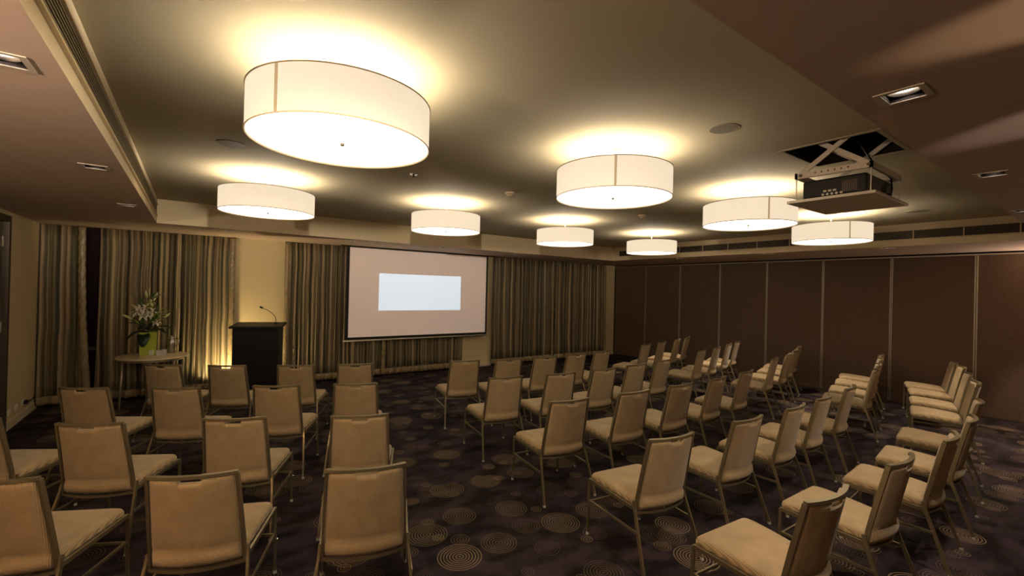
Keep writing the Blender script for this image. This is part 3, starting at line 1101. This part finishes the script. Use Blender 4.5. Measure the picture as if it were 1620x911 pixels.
# ------------------------------------------------------------------ curtains
def make_curtain(x0, x1, mat, label, trim=None, ytop=YB - 0.06, lean0=0.0, lean1=0.0, seed=0):
    """x0, x1 at the top; lean0/lean1 move the side edges at the hem"""
    rnd = random.Random(seed)
    t = thing('curtain', label, 'curtain', ((x0 + x1) / 2, ytop, 0), 0, 'striped satin curtains along the back wall')
    cx = (x0 + x1) / 2
    W = x1 - x0
    n = int(W / 0.0125)
    # irregular pleats
    ph, p = [], 0.0
    for i in range(n + 1):
        p += (W / n) * 2 * pi / (0.088 + 0.035 * sin(i * 0.037 + seed) + 0.02 * rnd.random())
        ph.append(p)
    nz = 14
    z0, z1 = 0.03, SOF - 0.004
    cols = []

    def pt(i, z, off=0.0):
        f = 1 - (z - z0) / (z1 - z0)
        u = i / n
        x = x0 + W * u + lean0 * f ** 1.5 * (1 - u) + lean1 * f ** 1.5 * u
        amp = 0.022 + 0.022 * f
        y = -amp * (0.5 + 0.5 * sin(ph[i])) - 0.010 * sin(ph[i] * 0.31 + 2 * f) - 0.012 * f * sin(ph[i] * 0.57 + 1)
        x += 0.010 * f * sin(ph[i] * 0.43 + 3 * f)
        return (x - cx, y + off, z)

    bm = bmesh.new()
    g = {}
    for i in range(n + 1):
        for j in range(nz + 1):
            g[i, j] = bm.verts.new(pt(i, z0 + 0.12 + (z1 - z0 - 0.12) * j / nz))
    for i in range(n):
        for j in range(nz):
            bm.faces.new((g[i, j], g[i + 1, j], g[i + 1, j + 1], g[i, j + 1]))
    o = obj('drape', bm, mat, t, smooth=True)
    so = o.modifiers.new('thickness', 'SOLIDIFY')
    so.thickness = 0.003
    bm = bmesh.new()     # satin band along the hem
    g = {}
    for i in range(n + 1):
        for j in range(4):
            q = pt(i, z0 + 0.125 * j / 3, -0.003 - 0.010 * sin(pi * j / 3))
            g[i, j] = bm.verts.new(q)
    for i in range(n):
        for j in range(3):
            bm.faces.new((g[i, j], g[i + 1, j], g[i + 1, j + 1], g[i, j + 1]))
    o = obj('hem_band', bm, MAT['trim_satin'], t, smooth=True)
    so = o.modifiers.new('thickness', 'SOLIDIFY')
    so.thickness = 0.003
    if trim is not None:
        bm = bmesh.new()
        g = {}
        m = 10
        for i in range(m + 1):
            for j in range(61):
                z = z0 + 0.02 + (z1 - z0 - 0.03) * j / 60
                f = 1 - (z - z0) / (z1 - z0)
                e = pt(0 if trim == 'left' else n, z)
                s = 1 if trim == 'left' else -1
                x = e[0] + s * (0.0075 * i) + 0.006 * sin(j * 1.7 + i)
                y = -0.050 - 0.02 * f - 0.012 * sin(pi * i / m) - 0.006 * sin(j * 2.3 + i * 1.1) - 0.008 * rnd.random()
                g[i, j] = bm.verts.new((x, y, z))
        for i in range(m):
            for j in range(60):
                bm.faces.new((g[i, j], g[i + 1, j], g[i + 1, j + 1], g[i, j + 1]))
        o = obj('side_trim', bm, MAT['trim_satin'], t, smooth=True)
        so = o.modifiers.new('thickness', 'SOLIDIFY')
        so.thickness = 0.003
    return t


make_curtain(-1.77, -1.30, MAT['drape'][0], 'striped satin curtain panel at the far left beside the pale wall', 'right', lean1=0.10, seed=1)
make_curtain(-1.14, 0.575, MAT['drape'][1], 'wide striped curtain panel behind the flowers and round table', 'right', lean0=-0.03, seed=2)
make_curtain(1.34, 3.14, MAT['drape'][2], 'striped curtain panel between the lectern and the projection screen', 'left', seed=3)
make_curtain(3.145, 5.03, MAT['drape'][3], 'striped curtain panel behind the projection screen, only its hem showing', 'left', seed=4)
make_curtain(5.80, 7.715, MAT['drape'][4], 'striped curtain panel immediately right of the projection screen', 'right', seed=5)
make_curtain(7.75, 9.66, MAT['drape'][5], 'striped curtain panel nearest the far right corner', 'right', seed=6)

# ------------------------------------------------------------------ lectern, microphone
lec = thing('lectern', 'black lectern standing before the pale wall pier between curtains', 'lectern', (0.86, 8.10, 0), radians(-17))
bm = bmesh.new()
for (x, y0, y1, z0, z1) in ((0.315, -0.20, 0.22, 0.04, 1.13),):
    vs = [bm.verts.new(p) for p in ((-x, y0, z0), (x, y0, z0), (x, y1, z0), (-x, y1, z0),
                                    (-x, y0 - 0.02, z1), (x, y0 - 0.02, z1), (x, y1, z1 + 0.02), (-x, y1, z1 + 0.02))]
    for f in ((0, 3, 2, 1), (4, 5, 6, 7), (0, 1, 5, 4), (1, 2, 6, 5), (2, 3, 7, 6), (3, 0, 4, 7)):
        bm.faces.new([vs[i] for i in f])
obj('body', bm, MAT['black'], lec, bevel=0.004)
obj('base_plinth', B(-0.34, 0.34, -0.25, 0.25, 0, 0.04), MAT['black'], lec, bevel=0.004)
bm = bmesh.new()
vs = [bm.verts.new(p) for p in ((-0.355, -0.26, 1.135), (0.355, -0.26, 1.135), (0.355, 0.27, 1.165), (-0.355, 0.27, 1.165),
                                (-0.355, -0.26, 1.170), (0.355, -0.26, 1.170), (0.355, 0.27, 1.200), (-0.355, 0.27, 1.200))]
for f in ((0, 3, 2, 1), (4, 5, 6, 7), (0, 1, 5, 4), (1, 2, 6, 5), (2, 3, 7, 6), (3, 0, 4, 7)):
    bm.faces.new([vs[i] for i in f])
obj('reading_top', bm, MAT['black'], lec, bevel=0.006)
bm = B(-0.29, 0.29, -0.222, -0.214, 0.98, 1.10)
obj('front_ledge', bm, MAT['black'], lec)
mic = thing('gooseneck_microphone', 'slim gooseneck microphone rising from the lectern top', 'microphone', (1.09, 8.05, 1.193))
bm = bmesh.new()
lathe(bm, [(0, 0), (0.028, 0), (0.026, 0.018), (0.010, 0.022), (0, 0.022)], 20)
obj('base', bm, MAT['black'], mic)
bm = bmesh.new()
sweep(bm, [(0, 0, 0.02), (0, 0, 0.07), (-0.015, 0.004, 0.12), (-0.06, 0.016, 0.17), (-0.12, 0.032, 0.215), (-0.18, 0.05, 0.245)], 0.005, n=8)
obj('gooseneck', bm, MAT['steel_dark'], mic, smooth=True)
bm = bmesh.new()
sweep(bm, [(-0.18, 0.05, 0.245), (-0.19, 0.053, 0.250), (-0.215, 0.060, 0.262), (-0.228, 0.063, 0.268)], [0.007, 0.015, 0.016, 0.008], n=12)
obj('microphone_head', bm, MAT['black'], mic, smooth=True)

# uplight on the floor behind the lectern, washing the curtain and the pier
up = thing('floor_uplight', 'small floor uplight glowing at the curtain hem left of the lectern', 'uplight', (0.36, 8.70, 0))
bm = bmesh.new()
lathe(bm, [(0, 0), (0.055, 0), (0.055, 0.08), (0.045, 0.085), (0.045, 0.06), (0, 0.06)], 24)
obj('body', bm, MAT['steel_dark'], up)
bm = bmesh.new()
lathe(bm, [(0, 0.0605), (0.043, 0.0605), (0.043, 0.066), (0, 0.066)], 24)
obj('lamp_face', bm, MAT['spot_glow'], up)
for pos, rx, ry, w_, an in (((0.0, 0.0, 0.09), (-0.12, 0.42, 1.0), 0, UPLIGHT_W * 0.5, 100), ((0.03, -0.02, 0.09), (0.75, 0.40, 1.0), 0, UPLIGHT_W, 110)):
    ld = bpy.data.lights.new('uplight', 'SPOT')
    ld.energy = w_
    ld.color = (1.0, 0.74, 0.36)
    ld.spot_size = radians(an)
    ld.spot_blend = 0.8
    ld.shadow_soft_size = 0.04
    lo = bpy.data.objects.new('uplight_light', ld)
    C.objects.link(lo)
    lo.parent = up
    lo.location = pos
    aim(lo, rx)

# ------------------------------------------------------------------ side table with flowers, jug, glasses
TX, TY_ = -0.45, 8.32
tb = thing('round_table', 'round pale side table against the curtain carrying flowers and a jug', 'table', (TX, TY_, 0))
bm = bmesh.new()
lathe(bm, [(0, 0.722), (0.415, 0.722), (0.422, 0.728), (0.422, 0.742), (0.416, 0.75), (0, 0.75)], 72)
obj('tabletop', bm, MAT['table'], tb)
for k in range(4):
    a = radians(-3 + 90 * k)
    bm = bmesh.new()
    sweep(bm, [(0.34 * cos(a), 0.34 * sin(a), 0.722), (0.37 * cos(a), 0.37 * sin(a), 0.0)], 0.013, n=12)
    obj('leg', bm, MAT['alu'], tb, smooth=True)
bm = bmesh.new()
lathe(bm, [(0.31, 0.69), (0.355, 0.69), (0.355, 0.721), (0.31, 0.721), (0.31, 0.69)], 48)
obj('apron', bm, MAT['alu'], tb)

VX, VY = -0.52, 8.40
ar = thing('flower_arrangement', 'square lime vase holding white lilies and dark leaves on the table', 'flowers', (VX, VY, 0.7505), radians(3))
bm = bmesh.new()
hw, h, th = 0.102, 0.335, 0.008
for z_ in (0,):
    o4 = [(-hw, -hw), (hw, -hw), (hw, hw), (-hw, hw)]
    i4 = [(-hw + th, -hw + th), (hw - th, -hw + th), (hw - th, hw - th), (-hw + th, hw - th)]
    r = [[bm.verts.new((x * 0.92, y * 0.92, 0)) for x, y in o4], [bm.verts.new((x, y, h)) for x, y in o4],
         [bm.verts.new((x, y, h)) for x, y in i4], [bm.verts.new((x * 0.92, y * 0.92, 0.02)) for x, y in i4]]
    for a, c in zip(r, r[1:]):
        for j in range(4):
            bm.faces.new((a[j], a[(j + 1) % 4], c[(j + 1) % 4], c[j]))
    bm.faces.new(r[0][::-1])
    bm.faces.new(r[3])
obj('vase', bm, MAT['vase'], ar)


def leaf(bm, base, tip, width, bend=0.0, nseg=8, fold=0.25):
    base, tip = Vector(base), Vector(tip)
    ax = tip - base
    L = ax.length
    ax.normalize()
    s = ax.cross(Vector((0, 0, 1)))
    if s.length < 0.05:
        s = Vector((1, 0, 0))
    s.normalize()
    up_ = s.cross(ax)
    rows = []
    for k in range(nseg + 1):
        f = k / nseg
        w = width * (sin(pi * min(1, f * 0.92 + 0.06)) ** 0.8) * 0.5
        c = base + ax * L * f + up_ * (bend * sin(pi * f)) + Vector((0, 0, -abs(bend) * 0.8 * f * f))
        rows.append([bm.verts.new(c - s * w + up_ * w * fold), bm.verts.new(c), bm.verts.new(c + s * w + up_ * w * fold)])
    for a, c in zip(rows, rows[1:]):
        bm.faces.new((a[0], a[1], c[1], c[0]))
        bm.faces.new((a[1], a[2], c[2], c[1]))


rnd = random.Random(3)
inv = Matrix.Rotation(radians(-3), 3, 'Z')      # table space -> vase space
rgt = inv @ Vector((0.998, -0.06, 0))           # towards picture right
tow = inv @ Vector((0.06, -0.998, 0)).normalized() # towards the viewer


def P(a, h_, t_=0.0):
    return rgt * a + tow * t_ + Vector((0, 0, 0.035 + h_ + max(0.0, h_ - 0.38) * 0.25))


def solid_leaf(name, leaves, mat):
    bm_ = bmesh.new()
    for l in leaves:
        leaf(bm_, *l)
    o_ = obj(name, bm_, mat, ar, smooth=True)
    so_ = o_.modifiers.new('thickness', 'SOLIDIFY')
    so_.thickness = 0.002
    return o_


dark_leaves = [(P(-0.03, 0.31, 0.06), P(-0.06, 0.12, 0.17), 0.15, 0.03), (P(-0.03, 0.32, 0.05), P(-0.24, 0.22, 0.14), 0.13, 0.03),
               (P(-0.04, 0.34, 0.02), P(-0.28, 0.44, 0.05), 0.11, 0.04), (P(0.04, 0.33, 0.02), P(0.29, 0.36, 0.06), 0.13, 0.04),
               (P(0.03, 0.32, 0.04), P(0.20, 0.30, 0.12), 0.12, 0.03), (P(0.0, 0.33, 0.05), P(-0.12, 0.36, 0.16), 0.12, 0.02),
               (P(0.0, 0.34, 0), P(0.12, 0.44, 0.10), 0.11, 0.02), (P(-0.02, 0.34, -0.02), P(-0.2, 0.5, -0.1), 0.10, 0.02)]
for l in dark_leaves:
    solid_leaf('leaf', [l], MAT['leaf_dark'])
mid = []
for k in range(30):
    a = rnd.uniform(-0.12, 0.12)
    hh = rnd.uniform(0.38, 0.70)
    mid.append((P(a, hh, rnd.uniform(-0.06, 0.08)), P(a * 1.8 + rnd.uniform(-0.05, 0.05), hh + rnd.uniform(0.05, 0.14), rnd.uniform(-0.1, 0.12)), 0.035, 0.01))
for l in mid[:13]:
    solid_leaf('leaf', [l], MAT['leaf'])
for l in mid[13:]:
    solid_leaf('leaf', [l], MAT['leaf_light'])
for k in range(3):
    solid_leaf('leaf', [(P(0.06, 0.44, 0.05), P(0.22 + 0.02 * k, 0.46 + 0.06 * k, 0.06), 0.055, 0.01)], MAT['leaf_light'])
flowers = [(-0.13, 0.55, 0.13), (-0.04, 0.59, 0.14), (0.03, 0.55, 0.15), (-0.07, 0.51, 0.17), (0.09, 0.43, 0.16), (0.0, 0.52, 0.16), (-0.11, 0.60, 0.10), (0.02, 0.66, 0.08)]
for q, (a, hh, tt) in enumerate(flowers):
    ctr = P(a, hh, tt)
    bm = bmesh.new()
    nrm = (tow * 0.8 + rgt * rnd.uniform(-0.5, 0.5) + Vector((0, 0, rnd.uniform(0.0, 0.5)))).normalized()
    s1 = nrm.cross(Vector((0, 0, 1))).normalized()
    s2 = nrm.cross(s1)
    sz = 0.085 if q < 4 else 0.06
    for k in range(6):
        b_ = 2 * pi * k / 6 + q
        d_ = s1 * cos(b_) + s2 * sin(b_)
        leaf(bm, ctr - nrm * 0.02, ctr + d_ * sz + nrm * 0.015, 0.042 if k % 2 else 0.034, 0.012, 7, 0.3)
    o = obj('lily_flower', bm, MAT['petal'] if q < 7 else MAT['bud'], ar, smooth=True)
    so = o.modifiers.new('thickness', 'SOLIDIFY')
    so.thickness = 0.002
buds = [((-0.18, 0.47, 0.06), (-0.30, 0.525, 0.07), 0.016), ((-0.10, 0.56, 0.02), (-0.20, 0.64, 0.02), 0.014), ((-0.02, 0.70, 0), (-0.045, 0.80, 0), 0.015),
        ((0.05, 0.68, 0.02), (0.095, 0.78, 0.02), 0.018), ((0.18, 0.48, 0.05), (0.25, 0.54, 0.05), 0.014), ((0.0, 0.74, 0), (0.0, 0.84, 0), 0.008)]
for b0, b1, r_ in buds:
    a_, c_ = P(*b0), P(*b1)
    bm = bmesh.new()
    pp = [a_.lerp(c_, k / 6) for k in range(7)]
    sweep(bm, pp, [r_ * q for q in (0.3, 0.7, 0.95, 1.0, 0.85, 0.55, 0.12)], n=10)
    obj('lily_bud', bm, MAT['bud'], ar, smooth=True)
    bm = bmesh.new()
    st = P(b0[0] * 0.1, 0.15, 0)
    sweep(bm, [st, st.lerp(a_, 0.5) + Vector((0, 0, 0.03)), a_], 0.0035, n=6)
    obj('stem', bm, MAT['leaf'], ar)
for a, hh, tt in flowers:
    bm = bmesh.new()
    sweep(bm, [P(a * 0.1, 0.15, 0.0), P(a * 0.5, 0.32, tt * 0.2), P(a, hh, tt - 0.02)], 0.0035, n=6)
    obj('stem', bm, MAT['leaf'], ar)

JX, JY = -0.25, 8.50
jg = thing('coffee_jug', 'tall chrome insulated jug with handle on the round table', 'jug', (JX, JY, 0.7505), radians(-33))
bm = bmesh.new()
lathe(bm, [(0, 0), (0.058, 0), (0.062, 0.006), (0.062, 0.165), (0.055, 0.195), (0.044, 0.212), (0.044, 0.216), (0, 0.216)], 36)
obj('body', bm, plain('brushed_steel', (0.40, 0.37, 0.34), 0.28, 0.9), jg, smooth=True)
bm = bmesh.new()
lathe(bm, [(0, 0.2165), (0.044, 0.2165), (0.046, 0.228), (0.030, 0.246), (0.012, 0.250), (0.012, 0.262), (0, 0.266)], 28)
obj('lid', bm, MAT['chrome'], jg, smooth=True)
bm = bmesh.new()
sweep(bm, [(0.044, 0, 0.208), (0.075, 0, 0.225), (0.105, 0, 0.212), (0.110, 0, 0.165), (0.098, 0, 0.12), (0.064, 0, 0.095)], 0.008, n=10)
obj('handle', bm, MAT['chrome'], jg, smooth=True)
bm = bmesh.new()
sweep(bm, [(-0.040, 0, 0.205), (-0.062, 0, 0.222), (-0.072, 0, 0.230)], [0.014, 0.011, 0.007], n=10)
obj('spout', bm, MAT['chrome'], jg, smooth=True)
for k, (x, y, lb) in enumerate(((-0.47, 8.24, 'clear drinking glass nearest the lime vase on the round table'),
                                (-0.385, 8.19, 'clear drinking glass in the middle of the three on the table'),
                                (-0.325, 8.26, 'clear drinking glass closest to the chrome jug'))):
    bm = bmesh.new()
    lathe(bm, [(0, 0), (0.029, 0), (0.036, 0.085), (0.034, 0.085), (0.0275, 0.006), (0, 0.006)], 28)
    o = tag(obj('drinking_glass', bm, MAT['glass'], smooth=True, loc=(x, y, 0.7505)), lb, 'glass', 'glasses on the side table')

# ------------------------------------------------------------------ wall sockets and cable at the left
for k, yy in enumerate((7.92, 8.18, 8.46)):
    lb = ['white wall socket closest to the dark door', 'white wall socket, middle of three on the left wall', 'white wall socket with black plug, nearest the curtain'][k]
    t = thing('wall_socket', lb, 'socket', (XL, yy, 0.20), 0, 'sockets low on the left wall')
    obj('face_plate', B(0.0005, 0.008, -0.055, 0.055, -0.035, 0.040), MAT['white_plastic'], t, bevel=0.002)
    obj('rocker_switch', B(0.008, 0.011, -0.035, -0.010, 0.005, 0.028, 0.008, 0.011, 0.010, 0.035, 0.005, 0.028), MAT['white_plastic'], t)
cb = thing('power_cable', 'black power cable with plug running from wall socket to the curtain', 'cable', (XL, 8.55, 0.2))
bm = bmesh.new()
box(bm, 0.0115, 0.05, -0.105, -0.065, -0.02, 0.03)
obj('plug', bm, MAT['black'], cb, bevel=0.004)
bm = bmesh.new()
sweep(bm, [(0.05, -0.085, 0.005), (0.08, -0.06, 0.03), (0.09, 0.0, 0.05), (0.08, 0.06, -0.02), (0.075, 0.14, -0.10), (0.07, 0.26, -0.15), (0.10, 0.36, -0.185), (0.20, 0.38, -0.193)], 0.006, n=8)
obj('cord', bm, MAT['black'], cb, smooth=True)

# ------------------------------------------------------------------ lamps out of view; twin spotlight and wall lights are added
sp = thing('ceiling_spotlight', 'white adjustable spotlight on the lowered ceiling directly above the viewer', 'spotlight', (0.22, 0.45, SOF))
bm = bmesh.new()
lathe(bm, [(0, -0.0005), (0.05, -0.0005), (0.05, -0.02), (0, -0.02)], 24)
sweep(bm, [(0, 0, -0.02), (0, 0, -0.13)], 0.008, n=8)
obj('stem', bm, MAT['white_metal'], sp)
bm = bmesh.new()
d_ = Vector((0.30, 1.0, 0.02)).normalized()
c_ = Vector((0, 0, -0.17))
sweep(bm, [c_ - d_ * 0.09, c_ - d_ * 0.08, c_ + d_ * 0.06], [0.02, 0.045, 0.045], n=20)
obj('housing', bm, MAT['white_metal'], sp)
bm = bmesh.new()
sweep(bm, [c_ + d_ * 0.0602, c_ + d_ * 0.062], 0.038, n=20)
obj('lamp_face', bm, MAT['spot_glow'], sp)
ld = bpy.data.lights.new('spotlight', 'SPOT')
ld.energy = KEY_W
ld.color = (1.0, 0.84, 0.62)
ld.spot_size = radians(140)
ld.spot_blend = 0.8
ld.shadow_soft_size = 0.04
ld.use_nodes = True     # invented beam shape, wide across, narrow up and down, balancing near against far
nt = ld.node_tree
em = [n for n in nt.nodes if n.type == 'EMISSION'][0]
tc = node(nt, 'ShaderNodeTexCoord')
sp_ = node(nt, 'ShaderNodeSeparateXYZ')
nt.links.new(tc.outputs['Normal'], sp_.inputs[0])
gv = math_n(nt, 'DIVIDE', sp_.outputs[1], math_n(nt, 'ABSOLUTE', sp_.outputs[2]))
q_ = math_n(nt, 'DIVIDE', gv, 0.10)
ga = math_n(nt, 'EXPONENT', math_n(nt, 'MULTIPLY', math_n(nt, 'MULTIPLY', q_, q_), -1.0))
lowr = math_n(nt, 'MULTIPLY', math_n(nt, 'LESS_THAN', gv, 0.0), 0.17)
nt.links.new(math_n(nt, 'ADD', math_n(nt, 'MULTIPLY', ga, 0.83), lowr), em.inputs['Strength'])
lo = bpy.data.objects.new('key_light', ld)
C.objects.link(lo)
lo.parent = sp
lo.location = c_ + d_ * 0.075
aim(lo, d_)
lo.location = c_ + d_ * 0.085

tr = thing('added_twin_spot', 'added unseen twin spotlight on a stand behind the viewer grazing the ceiling beam', 'spotlight', (1.9, -1.6, 0))  # added to throw the light streaks onto the ceiling beam
bm = bmesh.new()
sweep(bm, [(0, 0, 0.25), (0, 0, 2.12)], 0.014, n=12)
for k in range(3):
    b_ = 2 * pi * k / 3
    sweep(bm, [(0, 0, 0.35), (0.35 * cos(b_), 0.35 * sin(b_), 0.012)], 0.010, n=8)
obj('stand', bm, MAT['steel_dark'], tr)
for tgt, col_, w_, an_, nm in (((1.84, -0.35, 2.60), (1.0, 0.66, 0.40), BEAM_W, 17, 0.06), ((2.62, -0.36, 2.60), (1.0, 0.74, 0.66), BEAM_W * 1.1, 17, -0.06)):
    c_ = Vector((-nm, 0, 2.16))
    d_ = (Vector(tgt) - Vector((1.9, -1.6, 0)) - c_).normalized()
    bm = bmesh.new()
    sweep(bm, [c_ - d_ * 0.07, c_ - d_ * 0.06, c_ + d_ * 0.05], [0.02, 0.035, 0.035], n=16)
    obj('spot_head', bm, MAT['steel_dark'], tr)
    ld = bpy.data.lights.new('beam', 'SPOT')
    ld.energy = w_
    ld.color = col_
    ld.spot_size = radians(an_)
    ld.spot_blend = 0.35
    ld.shadow_soft_size = 0.02
    lo = bpy.data.objects.new('beam_light', ld)
    C.objects.link(lo)
    lo.parent = tr
    lo.location = c_ + d_ * 0.06
    aim(lo, d_)


def added_wall_light(x, y, face, watts, label):  # added fill out of view, raises the glow on the lowered ceiling
    sc = thing('added_wall_light', label, 'wall light', (x, y, 2.17), 0 if face > 0 else pi, 'added half-cylinder wall lights beside the viewer')
    bm = bmesh.new()
    lathe(bm, [(0, -0.09), (0.10, -0.09), (0.10, 0.09), (0.096, 0.09), (0.096, -0.085), (0, -0.085)], 40)
    for v_ in list(bm.verts):
        if v_.co.x < -0.001:
            v_.co.x = 0.002
    obj('shade', bm, MAT['cream'], sc)
    obj('back_plate', B(0.0005, 0.006, -0.11, 0.11, -0.10, 0.10), MAT['white_metal'], sc)
    ld = bpy.data.lights.new('wall_fill', 'POINT')
    ld.energy = watts
    ld.color = (1.0, 0.74, 0.55)
    ld.shadow_soft_size = 0.03
    lo = bpy.data.objects.new('wall_fill_light', ld)
    C.objects.link(lo)
    lo.parent = sc
    lo.location = (0.055, 0, 0.083)


added_wall_light(XL, 1.3, 1, WALL_FILL_W, 'added unseen white half-cylinder wall light on the left wall beside the viewer')
added_wall_light(XR - 0.007, 0.1, -1, WALL_FILL_W * 0.6, 'added unseen white half-cylinder wall light on the brown panel wall')
